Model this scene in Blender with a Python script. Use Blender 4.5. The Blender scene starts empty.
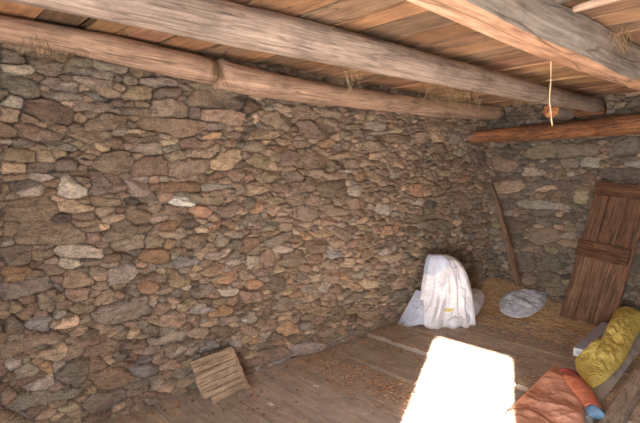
import bpy, bmesh, math, random
import numpy as np
from mathutils import Vector, Matrix

random.seed(7); rng = np.random.RandomState(11)
C = bpy.context.scene.collection

# ------------------------------------------------------------------ camera
F = 488.0; YAW = math.radians(47.4); PIT = math.radians(-4.4)
CAM = np.array([3.0, 0.0, 1.5])
_fh = np.array([-math.sin(YAW), math.cos(YAW), 0.0])
RT = np.array([math.cos(YAW), math.sin(YAW), 0.0])
FW = _fh * math.cos(PIT) + np.array([0, 0, math.sin(PIT)])
UP = np.cross(RT, FW)
def hit(x, y, ax, val):
    """point of the plane axis=val that the photograph shows at (x, y)"""
    d = FW + RT * (x - 320) / F - UP * (y - 211.5) / F
    return CAM + d * ((val - CAM[ax]) / d[ax])
def G(x, y, z=0.0): return hit(x, y, 2, z)
cam = bpy.data.cameras.new('camera'); co = bpy.data.objects.new('camera', cam); C.objects.link(co)
cam.sensor_width = 36; cam.lens = F / 640 * 36; cam.clip_start = 0.02
co.matrix_world = Matrix(((RT[0], UP[0], -FW[0], CAM[0]), (RT[1], UP[1], -FW[1], CAM[1]), (RT[2], UP[2], -FW[2], CAM[2]), (0, 0, 0, 1)))
bpy.context.scene.camera = co

# ------------------------------------------------------------------ room numbers
ZC = 2.30          # underside of the ceiling boards
YB = 5.62          # back wall
XR, YF = 4.8, -1.0 # right wall, front wall
DX0, DX1, DZ = 2.90, 3.60, 1.95   # doorway in the front wall

# ------------------------------------------------------------------ helpers
def s2l(c):
    return tuple(((v/255)/12.92 if v/255 <= .04045 else ((v/255+.055)/1.055)**2.4) for v in c)
def link(name, me, mats=None, parent=None, smooth=False):
    o = bpy.data.objects.new(name, me); C.objects.link(o)
    if mats is not None:
        for m in (mats if isinstance(mats, (list, tuple)) else [mats]): me.materials.append(m)
    if parent is not None: o.parent = parent
    if smooth:
        me.polygons.foreach_set('use_smooth', [True]*len(me.polygons))
    return o
def mesh(name, v, f, mats=None, parent=None, smooth=False, loc=None, rot=None):
    me = bpy.data.meshes.new(name)
    me.from_pydata([tuple(map(float, p)) for p in v], [], [tuple(map(int, q)) for q in f]); me.update()
    o = link(name, me, mats, parent, smooth)
    if loc is not None: o.location = tuple(map(float, loc))
    if rot is not None: o.rotation_euler = rot
    return o
def tag(o, label, cat, group=None, kind=None):
    o['label'] = label; o['category'] = cat
    if group: o['group'] = group
    if kind: o['kind'] = kind
    return o
def struct(o): o['kind'] = 'structure'; return o
def empty(name, loc, label, cat, group=None, mat4=None):
    o = bpy.data.objects.new(name, None); C.objects.link(o); o.empty_display_size = .1
    if mat4 is not None: o.matrix_world = mat4
    else: o.location = tuple(map(float, loc))
    return tag(o, label, cat, group)
def vcol(o, cols):
    """per-vertex own colour of the material (no shading)"""
    a = o.data.color_attributes.new('Col', 'FLOAT_COLOR', 'POINT')
    c = np.ones((len(o.data.vertices), 4), np.float32); c[:, :3] = cols
    a.data.foreach_set('color', c.ravel())
def fbm2(x, y, scale, octs=3, seed=0):
    """smooth value noise on arrays"""
    r = np.random.RandomState(seed); tab = r.rand(256, 256); out = 0; amp = 1; tot = 0
    for k in range(octs):
        u = x*scale*2**k + 17.3*k + 64; w = y*scale*2**k + 9.1*k + 64
        iu = np.floor(u).astype(int); iw = np.floor(w).astype(int); fu = u-iu; fw_ = w-iw
        fu = fu*fu*(3-2*fu); fw_ = fw_*fw_*(3-2*fw_)
        g = lambda a, b: tab[a % 256, b % 256]
        n = (g(iu, iw)*(1-fu)+g(iu+1, iw)*fu)*(1-fw_)+(g(iu, iw+1)*(1-fu)+g(iu+1, iw+1)*fu)*fw_
        out = out+amp*(n-.5)*2; tot += amp; amp *= .5
    return out/tot

class MB:
    def __init__(s): s.v = []; s.f = []; s.c = []
    def add(s, v, f, c=None):
        b = len(s.v); s.v += [tuple(map(float, p)) for p in v]; s.f += [tuple(int(i)+b for i in q) for q in f]
        if c is not None: s.c += [c]*len(v)
    def box(s, lo, hi, c=None, bev=0.0, R=None, T=None):
        (x0, y0, z0), (x1, y1, z1) = lo, hi; b = bev
        if b <= 0:
            v = [(x, y, z) for x in (x0, x1) for y in (y0, y1) for z in (z0, z1)]
            f = [(0, 1, 3, 2), (4, 6, 7, 5), (0, 4, 5, 1), (2, 3, 7, 6), (0, 2, 6, 4), (1, 5, 7, 3)]
        else:
            bm = bmesh.new()
            bmesh.ops.create_cube(bm, size=1)
            for q in bm.verts: q.co = Vector((x0+(q.co.x+.5)*(x1-x0), y0+(q.co.y+.5)*(y1-y0), z0+(q.co.z+.5)*(z1-z0)))
            bmesh.ops.bevel(bm, geom=bm.edges[:], offset=b, segments=1, affect='EDGES')
            bm.verts.index_update(); v = [tuple(q.co) for q in bm.verts]; f = [[q.index for q in p.verts] for p in bm.faces]; bm.free()
        if R is not None: v = [tuple(R @ Vector(p)) for p in v]
        if T is not None: v = [(p[0]+T[0], p[1]+T[1], p[2]+T[2]) for p in v]
        s.add(v, f, c)
    def build(s, name, mats, parent=None, smooth=False, loc=None, rot=None):
        o = mesh(name, s.v, s.f, mats, parent, smooth, loc, rot)
        if s.c: vcol(o, np.array(s.c, np.float32))
        return o

def sweep(path, radii, n=12, bump=0.0, seed=0, squash=1.0, cap=True):
    """tube along a path, radius per point; returns verts, faces"""
    P = np.array(path, float); m = len(P); v = []; f = []
    r_ = np.random.RandomState(seed); ph = r_.rand(6)*6.28
    up0 = np.array([0, 0, 1.0])
    for i in range(m):
        t = P[min(i+1, m-1)]-P[max(i-1, 0)]; t /= np.linalg.norm(t)
        a = np.cross(t, up0)
        if np.linalg.norm(a) < 1e-3: a = np.array([1.0, 0, 0])
        a /= np.linalg.norm(a); b = np.cross(a, t)
        for k in range(n):
            th = 2*math.pi*k/n
            rr = radii[i]*(1+bump*(math.sin(2*th+ph[0]+i*.13)+.7*math.sin(3*th+ph[1]-i*.21)+.5*math.sin(5*th+ph[2]+i*.4)+.5*math.sin(i*.9+ph[3])))
            v.append(P[i]+a*rr*math.cos(th)+b*rr*squash*math.sin(th))
    for i in range(m-1):
        for k in range(n):
            f.append((i*n+k, i*n+(k+1) % n, (i+1)*n+(k+1) % n, (i+1)*n+k))
    if cap:
        f.append(tuple(range(n))[::-1]); f.append(tuple((m-1)*n+k for k in range(n)))
    return v, f
def resample(pts, n, sm=None):
    P = np.array(pts, float); d = np.r_[0, np.cumsum(np.linalg.norm(np.diff(P, axis=0), axis=1))]
    t = np.linspace(0, d[-1], n)
    def cr(j):   # monotone-ish smooth interpolation
        return np.interp(t, d, P[:, j])
    Q = np.stack([cr(j) for j in range(P.shape[1])], 1)
    for _ in range(max(1, n//10) if sm is None else sm):
        Q[1:-1] = .25*Q[:-2]+.5*Q[1:-1]+.25*Q[2:]
    return Q

# ------------------------------------------------------------------ materials
def newmat(name, rough=.85, spec=.25):
    m = bpy.data.materials.new(name); m.use_nodes = True; nt = m.node_tree
    b = nt.nodes['Principled BSDF']; b.inputs['Roughness'].default_value = rough; b.inputs['Specular IOR Level'].default_value = spec
    return m, nt, b
def nd(nt, t, **kw):
    n = nt.nodes.new(t)
    for k, v in kw.items():
        if k in n.inputs.keys(): n.inputs[k].default_value = v
        else: setattr(n, k, v)
    return n
def noise(nt, vec, scale, detail=4, rough=.6):
    n = nd(nt, 'ShaderNodeTexNoise'); n.inputs['Scale'].default_value = scale; n.inputs['Detail'].default_value = detail; n.inputs['Roughness'].default_value = rough
    nt.links.new(vec, n.inputs['Vector']); return n
def ramp(nt, fac, stops):
    r = nd(nt, 'ShaderNodeValToRGB'); e = r.color_ramp.elements
    while len(e) < len(stops): e.new(.5)
    for q, (p, c) in zip(e, stops): q.position = p; q.color = (*c, 1)
    nt.links.new(fac, r.inputs[0]); return r
def mixc(nt, a, b, fac, mode='MULTIPLY'):
    x = nd(nt, 'ShaderNodeMix', data_type='RGBA', blend_type=mode)
    for s, v in ((x.inputs[0], fac), (x.inputs[6], a), (x.inputs[7], b)):
        if hasattr(v, 'links') or isinstance(v, bpy.types.NodeSocket): nt.links.new(v, s)
        else: s.default_value = v if isinstance(v, (int, float)) else (*v, 1)
    return x.outputs[2]
def bumpn(nt, b, h, strength=.4, dist=.01):
    q = nd(nt, 'ShaderNodeBump'); q.inputs['Strength'].default_value = strength; q.inputs['Distance'].default_value = dist
    nt.links.new(h, q.inputs['Height']); nt.links.new(q.outputs[0], b.inputs['Normal'])
def g3(v): return (v, v, v)

def stone_mat():
    m, nt, b = newmat('dry_stone', .9, .2)
    at = nd(nt, 'ShaderNodeAttribute', attribute_name='Col'); tc = nd(nt, 'ShaderNodeTexCoord')
    mp = nd(nt, 'ShaderNodeMapping'); mp.inputs['Scale'].default_value = (1, 1, 2.2); mp.inputs['Rotation'].default_value = (.25, 0, 0)
    nt.links.new(tc.outputs['Object'], mp.inputs['Vector'])
    n1 = noise(nt, mp.outputs[0], 17, 7, .72); n2 = noise(nt, mp.outputs[0], 70, 5, .75); n3 = noise(nt, mp.outputs[0], 5, 4, .6)
    c = mixc(nt, at.outputs['Color'], ramp(nt, n1.outputs[0], [(.32, g3(.48)), (.5, g3(1.0)), (.75, (1.5, 1.45, 1.38))]).outputs[0], .9)
    c = mixc(nt, c, ramp(nt, n2.outputs[0], [(.32, g3(.45)), (.5, g3(1.0)), (.7, g3(1.5))]).outputs[0], .9)
    rust = ramp(nt, n3.outputs[0], [(.54, g3(0)), (.70, g3(.38))])
    c = mixc(nt, c, (.24, .135, .075), rust.outputs[0], 'MIX')
    nt.links.new(c, b.inputs['Base Color'])
    add = nd(nt, 'ShaderNodeMath', operation='ADD'); nt.links.new(n1.outputs[0], add.inputs[0]); nt.links.new(n2.outputs[0], add.inputs[1])
    bumpn(nt, b, add.outputs[0], 1.0, .022)
    return m
STONE = stone_mat()

def wood_mat(name, cols, axis=0, stretch=14, scale=3.0, rough=.8, attr=False, bump=.5, dirt=.6, crack=True, grain=.8, ck=.5):
    m, nt, b = newmat(name, rough, .25)
    tc = nd(nt, 'ShaderNodeTexCoord'); mp = nd(nt, 'ShaderNodeMapping')
    sc = [stretch*scale]*3; sc[axis] = scale; mp.inputs['Scale'].default_value = sc
    nt.links.new(tc.outputs['Object'], mp.inputs['Vector'])
    n1 = noise(nt, mp.outputs[0], 1, 5, .65); n2 = noise(nt, mp.outputs[0], 4, 4, .6)
    n3 = noise(nt, tc.outputs['Object'], 4.5, 5, .65)
    k = len(cols); c = ramp(nt, n1.outputs[0], [(.28+.44*i/(k-1), s2l(q)) for i, q in enumerate(cols)]).outputs[0]
    if attr:
        at = nd(nt, 'ShaderNodeAttribute', attribute_name='Col'); c = mixc(nt, c, at.outputs['Color'], 1.0)
    c = mixc(nt, c, ramp(nt, n2.outputs[0], [(.3, g3(.6)), (.55, g3(1)), (.8, g3(1.25))]).outputs[0], grain)
    c = mixc(nt, c, ramp(nt, n3.outputs[0], [(.33, g3(.42)), (.55, g3(1.05))]).outputs[0], dirt)
    nt.links.new(c, b.inputs['Base Color'])
    h = n2.outputs[0]
    if crack:
        n4 = noise(nt, mp.outputs[0], .7, 2, .5)
        cr = ramp(nt, n4.outputs[0], [(.478, g3(1)), (.497, g3(0)), (.516, g3(1))])
        c2 = mixc(nt, c, cr.outputs[0], ck); nt.links.new(c2, b.inputs['Base Color'])
        ad = nd(nt, 'ShaderNodeMath', operation='ADD'); nt.links.new(n2.outputs[0], ad.inputs[0]); nt.links.new(cr.outputs[0], ad.inputs[1]); h = ad.outputs[0]
    bumpn(nt, b, h, bump, .008)
    return m
def cloth_mat(name, col, col2=None, rough=.9, scale=9, bump=.25, weave=220, spec=.2, sheen=0.0, crumple=9.0, crs=9):
    m, nt, b = newmat(name, rough, spec)
    tc = nd(nt, 'ShaderNodeTexCoord'); n1 = noise(nt, tc.outputs['Object'], scale, 5, .6)
    c = ramp(nt, n1.outputs[0], [(.32, s2l(col2 or tuple(v*.8 for v in col))), (.62, s2l(col))])
    nt.links.new(c.outputs[0], b.inputs['Base Color'])
    n2 = noise(nt, tc.outputs['Object'], weave, 2, .5)
    w1 = nd(nt, 'ShaderNodeTexNoise'); w1.inputs['Scale'].default_value = crs; w1.inputs['Detail'].default_value = 3; w1.inputs['Distortion'].default_value = 1.2
    nt.links.new(tc.outputs['Object'], w1.inputs['Vector'])
    ab = nd(nt, 'ShaderNodeMath', operation='SUBTRACT'); nt.links.new(w1.outputs[0], ab.inputs[0]); ab.inputs[1].default_value = .5
    ac = nd(nt, 'ShaderNodeMath', operation='ABSOLUTE'); nt.links.new(ab.outputs[0], ac.inputs[0])
    ad = nd(nt, 'ShaderNodeMath', operation='MULTIPLY_ADD'); nt.links.new(ac.outputs[0], ad.inputs[0]); ad.inputs[1].default_value = crumple; nt.links.new(n2.outputs[0], ad.inputs[2])
    bumpn(nt, b, ad.outputs[0], bump, .01)
    if sheen: b.inputs['Sheen Weight'].default_value = sheen
    return m
def plain(name, col, rough=.8, spec=.3, metal=0, var=.15, scale=20):
    m, nt, b = newmat(name, rough, spec); tc = nd(nt, 'ShaderNodeTexCoord'); n = noise(nt, tc.outputs['Object'], scale)
    a = s2l(col); c = ramp(nt, n.outputs[0], [(.3, tuple(v*(1-var) for v in a)), (.7, tuple(min(1, v*(1+var)) for v in a))])
    nt.links.new(c.outputs[0], b.inputs['Base Color']); b.inputs['Metallic'].default_value = metal
    bumpn(nt, b, n.outputs[0], .2, .005)
    return m

# ------------------------------------------------------------------ dry stone walls
PAL = {'g': (146, 136, 126), 'b': (150, 125, 107), 't': (186, 157, 126), 'o': (190, 141, 102), 'r': (158, 125, 104),
       'w': (205, 196, 186), 'u': (140, 141, 148), 'k': (106, 98, 92), 'y': (178, 166, 128), 'W': (228, 222, 215), 'U': (112, 118, 142)}
# outlines of the larger stones, measured on the photograph tile by tile (tile corner, then stones) and laid on the wall's plane
TILES = {
(0, 40): """g0,40 70,45 130,95 120,115 60,115 0,105|g120,60 200,55 320,110 325,165 260,180 190,160 130,100|w0,115 60,120 165,140 178,165 165,182 80,165 0,145|g0,155 90,170 195,200 200,250 190,288 130,282 0,240|w0,285 50,275 110,285 118,315 100,340 50,330 0,310|t0,320 50,335 105,355 100,395 60,412 0,395|g205,180 250,180 390,215 398,250 360,268 260,245 205,215|g205,245 270,250 410,285 412,308 330,300 215,275|b125,300 200,290 340,320 370,360 360,420 250,420 170,385 120,350|g335,130 450,140 565,160 570,190 540,198 440,178 335,170|g340,180 440,185 580,210 590,235 480,240 400,220|u390,260 430,245 500,265 580,295 570,305 450,285|g355,335 390,312 500,308 570,325 570,350 470,355 380,350|t375,380 405,360 440,380 420,415 385,418|g590,170 637,168 637,225 600,220 575,195|g330,80 460,90 460,135 330,125|g470,95 637,130 637,165 580,165 470,135""",
(0, 120): """b55,30 90,10 150,10 330,75 335,100 250,100 190,105 80,70|r325,55 380,48 530,85 535,95 480,120 430,110 340,80|r545,75 600,80 632,90 630,135 580,140 540,110|g555,55 600,48 637,55 637,80 560,70|k65,95 130,92 190,110 170,125 80,130|w0,100 50,98 50,120 0,130|g210,105 300,103 380,130 375,155 330,158 260,140 200,125|t0,140 80,140 180,150 180,205 60,205 0,195|t185,150 260,142 280,165 278,205 190,205|t0,207 60,208 128,225 128,260 60,270 0,262|k135,230 200,210 270,212 285,240 275,262 200,260 140,255|g285,210 310,180 370,180 400,215 390,245 310,260 285,240|w130,270 200,262 285,268 280,295 200,305 140,290|w290,300 320,275 380,290 435,340 438,375 400,390 290,388|w70,360 140,345 210,320 240,350 230,375 90,388|t0,310 45,325 48,350 25,410 0,410|g60,310 120,295 210,310 140,340 70,355|b430,235 460,200 520,165 600,150 645,155 665,190 660,240 630,265 560,265 450,245|t425,150 500,148 500,172 440,170|t375,170 420,165 430,190 385,200|r360,255 440,250 460,270 440,288 370,275|k450,330 470,275 510,270 575,325 570,345 480,375 445,365|r530,270 610,272 610,315 580,320|t345,110 400,100 430,130 400,135|t410,40 470,-20 560,-35 640,-30 625,20 580,45 500,60""",
(0, 200): """b0,60 30,10 100,-15 280,-10 292,55 250,105 150,110 40,105 0,90|t300,10 400,5 480,45 420,60 330,65 300,50|t445,0 510,-15 600,-8 635,15 570,40 500,35|t370,75 480,55 495,90 430,105 380,95|t355,100 430,108 490,90 500,110 440,140 380,130|k270,85 320,65 360,80 340,115 280,115|b75,195 105,120 250,112 360,120 450,185 430,215 300,220 110,220|t0,105 90,115 95,125 70,180 0,175|g0,190 70,195 70,225 0,235|g0,240 60,225 150,222 158,240 158,310 100,325 0,320|o0,335 100,325 158,325 165,370 100,405 30,412 0,380|g170,225 270,225 240,245 175,245|b165,250 260,250 270,275 200,308 165,305|w270,255 310,230 430,215 520,240 530,285 500,298 400,290 310,285|w280,305 330,290 390,300 405,325 360,340 300,335|b175,340 200,315 280,320 325,350 280,380 230,380|k410,300 500,295 520,310 470,330 410,325|b430,340 500,320 540,350 500,385 450,375|b490,195 510,170 590,105 640,100 680,120 685,150 640,180 550,215 500,215""",
(0, 270): """g0,80 100,60 260,38 270,60 265,100 150,130 30,150 0,150|t305,50 330,15 400,8 450,40 480,70 400,90 330,88|u270,70 290,68 330,105 280,120|r330,100 440,88 455,120 440,150 380,155 330,130|t460,165 500,100 570,85 575,105 540,155 490,178|t575,110 630,80 670,85 665,140 600,155 570,140|g190,115 230,110 290,170 285,190 245,218 210,210 190,160|t275,125 320,118 325,160 300,170|y35,180 60,160 110,175 118,200 80,215 45,205|t80,220 185,165 190,200 165,235 110,250|b100,140 180,128 190,150 120,172|w270,225 320,190 335,215 280,250|b340,190 380,165 460,170 480,195 420,230 350,215|g438,234 498,189 622,149 727,124 745,140 761,215 737,239 640,262 547,272 473,262|u125,270 180,230 250,230 258,265 240,298 150,300|k0,265 60,230 110,270 115,295 90,320 20,330|r0,210 50,215 30,245 0,262|t275,285 310,245 380,225 402,250 380,280 300,300|t330,320 420,275 438,300 400,330 350,338|b0,400 60,360 180,315 310,305 320,320 230,365 120,410 0,470|t455,290 490,275 555,275 550,325 480,325|t560,345 600,300 660,285 665,320 620,345|b350,370 430,345 520,330 530,355 450,375 380,400|k560,290 600,272 640,275 590,310""",
(0, 338): """b390,90 420,65 560,30 640,10 700,0 720,30 600,60 480,90 400,98|t150,90 260,40 330,15 345,50 330,95 260,110 180,108|w25,150 50,115 115,105 110,145 40,160|g75,170 130,90 200,165 180,190 70,215|o195,120 260,115 270,180 240,185 200,150|g270,125 330,115 320,150 280,180|k280,180 370,100 450,100 435,180 330,195|g285,200 330,195 430,185 440,220 400,255 320,235|w110,250 200,205 270,190 278,235 240,265 130,278|r443,180 560,145 620,150 655,190 640,240 560,265 490,272 455,235|r0,210 40,230 100,280 60,320 0,350|g20,370 100,300 280,265 440,260 380,300 200,340 100,370|y250,370 310,340 395,315 400,340 320,365|g405,345 440,290 637,245 640,320 540,370 450,390|u100,375 160,370 160,410 120,405|t440,110 540,120 540,150 450,185 440,150|g560,75 640,60 650,110 600,120 560,105""",
(120, 70): """g0,20 40,10 100,45 90,65 0,75|y10,130 40,80 160,75 168,105 150,150 60,152 30,145|g105,45 180,30 290,45 280,80 190,85 110,65|g165,110 220,85 320,80 325,120 290,140 180,145|b155,150 250,142 345,160 350,190 330,240 240,238 150,230|g0,180 145,190 150,225 50,222 0,215|b330,150 350,110 480,95 560,110 555,190 460,190 370,180 335,175|k345,190 400,185 395,240 350,245|r400,200 500,190 637,215 637,270 560,280 400,245|r80,240 200,232 430,260 440,290 380,325 300,335 200,310 90,290|g35,260 60,240 80,270 78,290 40,290|t40,295 125,290 128,310 60,318 40,310|g440,260 520,255 540,275 480,300 440,300|o410,325 450,310 508,312 505,345 430,340|b510,300 640,305 640,360 590,340 510,320|t510,355 590,345 590,380 520,382|t440,385 500,360 510,400 440,400|r300,350 370,332 420,365 380,390 310,402 300,380|t200,355 250,338 298,345 280,365 210,372|g50,395 120,355 190,360 228,405 190,418 90,420|g210,390 300,365 300,400 220,405|b90,355 130,325 210,330 190,355 100,360|r0,335 35,335 38,390 0,390|b560,130 640,120 640,205 565,205|b340,60 400,40 480,60 470,85 360,95""",
(120, 145): """b70,110 100,65 200,50 245,65 245,155 75,155|t225,55 260,35 335,40 330,72 240,75|t340,50 400,15 490,40 470,62 380,65|b250,90 360,65 450,70 450,120 380,150 260,160|t455,70 540,20 595,20 612,60 600,95 540,125 470,125 450,100|g35,160 155,150 155,245 130,260 40,260 30,220|o180,200 230,180 400,185 410,230 390,240 200,228|b250,160 390,150 395,180 300,185 260,180|t400,150 540,130 540,155 460,190 400,185|r545,150 570,120 640,115 640,190 570,185|W245,280 280,262 340,265 388,300 360,305 280,300|t395,290 430,255 520,250 538,270 500,295 410,300|o350,330 390,305 450,310 463,340 440,370 390,365|b190,330 220,300 340,310 360,345 300,345 200,345|b15,335 80,292 155,345 150,385 100,403 30,375|w100,260 200,235 200,280 150,320 110,280|b480,345 500,305 570,275 605,300 570,360 500,360|t575,235 600,210 640,200 680,215 650,250 590,250|w410,200 480,190 575,195 570,215 420,230|b530,240 580,235 590,275 560,275|k310,380 370,360 405,385 390,415 320,415|o425,410 520,390 515,412 440,440|g580,400 600,350 640,345 640,420|w0,265 50,280 30,305 0,310""",
(120, 220): """o200,40 220,15 290,0 305,25 280,45 220,60|b135,70 150,45 215,10 205,55 150,80|g-45,140 0,105 120,65 150,110 130,130 20,155 -20,165|w-57,260 -30,235 85,212 90,250 75,300 20,318 -60,330|o85,185 130,150 210,140 260,170 255,205 190,220 110,210|o205,115 240,85 290,110 285,135 230,142|b300,100 380,55 440,70 455,115 400,135 330,140|t350,180 380,145 450,125 455,145 410,175|t300,150 330,135 333,180 300,180|u275,185 400,185 405,225 290,240 270,230|g470,110 510,55 565,95 560,125 490,138|w480,200 540,140 580,150 530,185|g410,190 470,155 540,140 480,198|r400,260 460,215 520,210 525,255 450,290 410,285|t230,325 250,275 300,255 370,290 360,315 300,338 240,338|o480,300 530,265 590,250 612,285 560,315 500,320|g90,245 170,215 185,255 120,270 90,270|o100,335 120,305 200,310 210,340 160,380 110,365|g0,335 80,325 95,370 40,400 0,400|g345,340 400,315 460,300 490,345 420,390 350,380|w495,350 550,325 592,350 570,385 510,380|g245,350 320,340 330,365 300,390 255,380|g180,385 230,375 245,420 190,420|t430,420 500,375 545,390 520,420|b590,310 640,300 640,350 590,330|o530,10 575,0 575,40 540,50|o430,35 500,5 520,25 450,50|g580,55 620,50 615,95 560,90|w540,195 600,190 600,225 560,240 530,225|W618,205 637,190 637,235 620,230|b600,110 640,100 640,165 590,155|g0,165 60,160 65,200 20,220 0,215|g190,230 260,210 265,240 200,245""",
(120, 300): """t275,55 285,20 340,-5 385,5 380,30 310,62|b175,70 180,5 240,0 260,50 200,72|b180,100 230,70 335,60 325,125 280,140 210,130|g125,150 140,110 220,150 210,180 160,182 125,175|t0,165 60,135 105,140 108,175 50,190 0,190|w170,215 220,180 320,148 345,185 330,200 230,225 180,228|b0,200 140,190 150,225 60,250 0,245|b345,130 380,80 410,75 400,130 360,145|b340,150 450,140 465,170 420,200 350,190|o435,75 510,30 570,25 578,55 540,80 450,88|t410,125 440,95 515,92 515,125 440,140|u350,60 400,40 480,42 440,65 360,75|u565,110 590,75 605,60 600,110|W605,100 640,50 640,110 620,125|b470,150 540,130 600,150 590,180 480,190|w530,210 610,195 610,225 560,240|u400,270 420,215 470,195 520,225 440,265|g350,240 400,215 400,260 340,290 320,270|g260,260 310,225 350,220 310,290 240,300 200,280|g90,270 150,235 210,240 215,260 110,278|u60,310 160,275 170,300 120,310|u40,330 100,320 205,320 195,370 110,395 80,390|b0,255 55,255 30,290 0,300""",
(240, 85): """b0,90 60,60 115,95 110,125 40,135 0,130|b105,170 120,135 180,125 250,165 265,195 240,232 180,215 115,190|b0,140 45,145 45,190 0,200|r60,150 95,140 98,190 65,195|t60,245 95,208 215,240 170,275 80,270|b10,320 60,270 125,285 120,325 40,330|o130,310 160,298 240,300 245,325 150,328|t25,380 60,340 120,335 160,375 150,410 70,415|b200,360 240,320 290,335 295,400 220,405|r300,370 330,320 400,320 455,390 440,415 340,415|b250,110 330,95 400,150 390,170 270,165|b390,110 500,105 510,170 410,155|b270,180 370,175 480,210 490,240 400,275 310,255|t255,240 300,225 300,250 265,255|b400,165 500,168 505,200 480,210 420,190|t495,220 530,205 550,240 520,270 495,260|o370,290 440,270 500,285 420,320|t570,290 610,275 620,320 580,330|t440,350 540,330 630,345 540,365 450,370|r465,375 520,375 520,415 465,420|b530,375 590,368 600,415 530,420|b520,195 630,195 630,220 540,215|g0,230 55,235 50,270 0,278|k95,75 140,75 130,105 110,100|b505,280 560,270 560,320 510,320|b560,225 637,215 637,265 570,260|b250,275 350,270 370,300 290,315""",
(240, 160): """b80,70 120,55 215,55 215,100 130,122 85,110|r0,60 70,55 80,110 0,118|t0,150 40,122 130,125 160,155 80,178 0,178|b160,140 250,108 262,150 200,170|b270,130 330,75 380,90 390,130 360,155 290,165|b215,60 300,50 310,100 240,105|b385,150 400,110 530,95 530,160 500,185 420,180|b385,80 430,55 530,60 540,90 460,100|w530,140 560,118 605,125 600,180 540,178|o575,85 600,58 640,55 640,105 590,110|t130,200 180,175 222,190 215,215 150,222|o40,260 80,210 120,195 122,250 80,262|t130,240 170,220 205,230 200,275 140,275|b230,200 270,165 325,165 330,220 260,225|b335,200 360,165 420,190 400,225 340,225|b265,270 300,228 400,235 400,280 350,305 280,295|b400,230 460,215 525,245 510,275 430,275|t215,245 250,225 270,240 240,265|t405,310 415,285 490,292 485,325 415,332|r500,295 530,270 570,280 540,305|t285,320 380,305 385,325 310,338|g0,270 50,275 45,345 0,345|t35,385 60,345 110,350 115,380 60,390|g115,350 150,305 205,310 210,340 150,358|g115,400 170,370 275,350 270,385 210,420 130,440|o285,380 310,352 360,365 355,395 300,402|t360,370 440,335 480,380 400,390|b460,345 510,335 580,390 540,420 490,390|o585,375 630,370 630,390 590,395|t445,410 490,385 522,400 515,430 460,440|b500,215 560,185 637,190 637,240 560,245|b530,250 640,245 640,270 570,275|b320,415 380,390 440,395 440,460 360,470 330,440|t570,320 600,280 640,285 640,310|t575,330 640,320 640,350 590,350|b180,290 240,275 275,290 250,310 190,305|g55,275 110,265 120,290 70,310|g20,190 100,185 60,240 10,225""",
(240, 235): """r0,50 0,5 100,5 110,40 60,90 0,95|w20,150 30,110 70,95 100,110 98,155 50,178|r105,140 110,75 160,70 185,110 180,155 120,160|b195,120 240,75 318,70 315,150 250,160 200,145|t162,185 180,152 220,160 222,185 180,195|t225,170 300,158 305,175 230,185|b60,190 110,168 155,170 150,205 70,210|o0,245 60,225 125,230 110,265 40,270 0,270|g130,255 150,200 230,210 235,270 150,280|o240,235 255,195 275,195 260,250|g280,240 290,185 340,185 340,210|b420,230 430,180 500,175 495,215 450,232|o500,225 510,180 555,205 520,230|w555,195 610,165 630,175 600,220 560,210|w390,255 430,240 470,245 440,290 400,285|t530,240 560,225 610,260 570,278 540,270|b460,285 480,240 520,250 515,290 480,302|g480,345 560,290 640,275 640,305 560,335 500,358|b300,330 330,290 380,280 410,320 340,335|t405,325 440,295 468,325 450,335|o245,310 300,285 310,300 270,318|b180,350 210,305 260,310 270,370 190,390|t360,390 390,345 435,350 445,385 390,405|t520,380 560,350 605,360 600,395 540,400|w20,395 50,372 85,390 100,423 90,450 30,440|t150,415 175,380 190,395 170,415|r0,275 45,275 40,330 0,340|r50,285 115,275 120,330 60,340|b110,400 160,295 185,290 150,390 120,423|t390,165 410,140 480,135 470,168|t490,155 520,115 575,112 578,150 530,165|U430,115 445,85 520,75 520,105 470,120|t525,105 540,70 570,75 565,105|t575,75 630,70 630,110 580,108|r330,130 350,90 420,95 410,125 350,150|b340,200 420,185 420,230 350,240|r270,350 360,340 360,370 280,375|b580,120 620,115 625,140 590,145""",
(240, 305): """t190,75 200,60 270,40 268,68 200,82|r10,110 95,105 100,140 40,150 10,130|o195,150 200,100 250,80 290,110 295,140 230,160|g290,100 330,75 380,95 380,115 310,130|o170,180 230,162 250,175 230,195 175,203|w100,140 140,120 155,165 115,170|r135,110 185,65 190,110 165,165|o40,195 100,145 100,170 60,200|k60,215 165,170 165,205 60,240|b20,310 60,255 245,195 245,250 150,275 40,320|w245,260 260,210 380,170 425,195 400,215 320,255 260,275|u155,290 240,265 230,290 170,295|w70,320 105,300 115,330 80,335|b385,140 420,105 480,115 470,150 400,165|o480,135 520,100 535,115 500,145|u530,110 560,95 565,120 545,130|g430,190 550,140 555,158 450,195|b440,60 520,20 530,70 460,95|b255,180 300,150 380,140 380,165 270,200|r0,215 50,215 40,260 0,280|b570,60 620,50 630,90 570,100""",
(360, 100): """r270,165 330,155 345,185 335,215 270,210|t345,175 390,150 435,185 420,210 360,212|g435,165 470,148 525,170 515,215 450,215|b365,215 430,212 450,250 420,275 370,255|b25,205 130,200 130,255 30,255|t50,270 100,258 125,285 100,300 50,295|b130,265 170,258 225,290 200,305 130,300|t45,395 80,355 110,375 105,410 60,415|g460,265 500,232 530,250 510,285|t390,350 440,340 455,380 400,380|o480,400 520,372 555,380 550,410 500,415|r320,115 390,105 400,150 330,150|r430,120 500,105 495,140 430,145|r60,180 160,165 260,175 250,215 150,210|b250,265 300,275 300,300 230,300|w40,165 150,150 120,165 60,175""",
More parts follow.
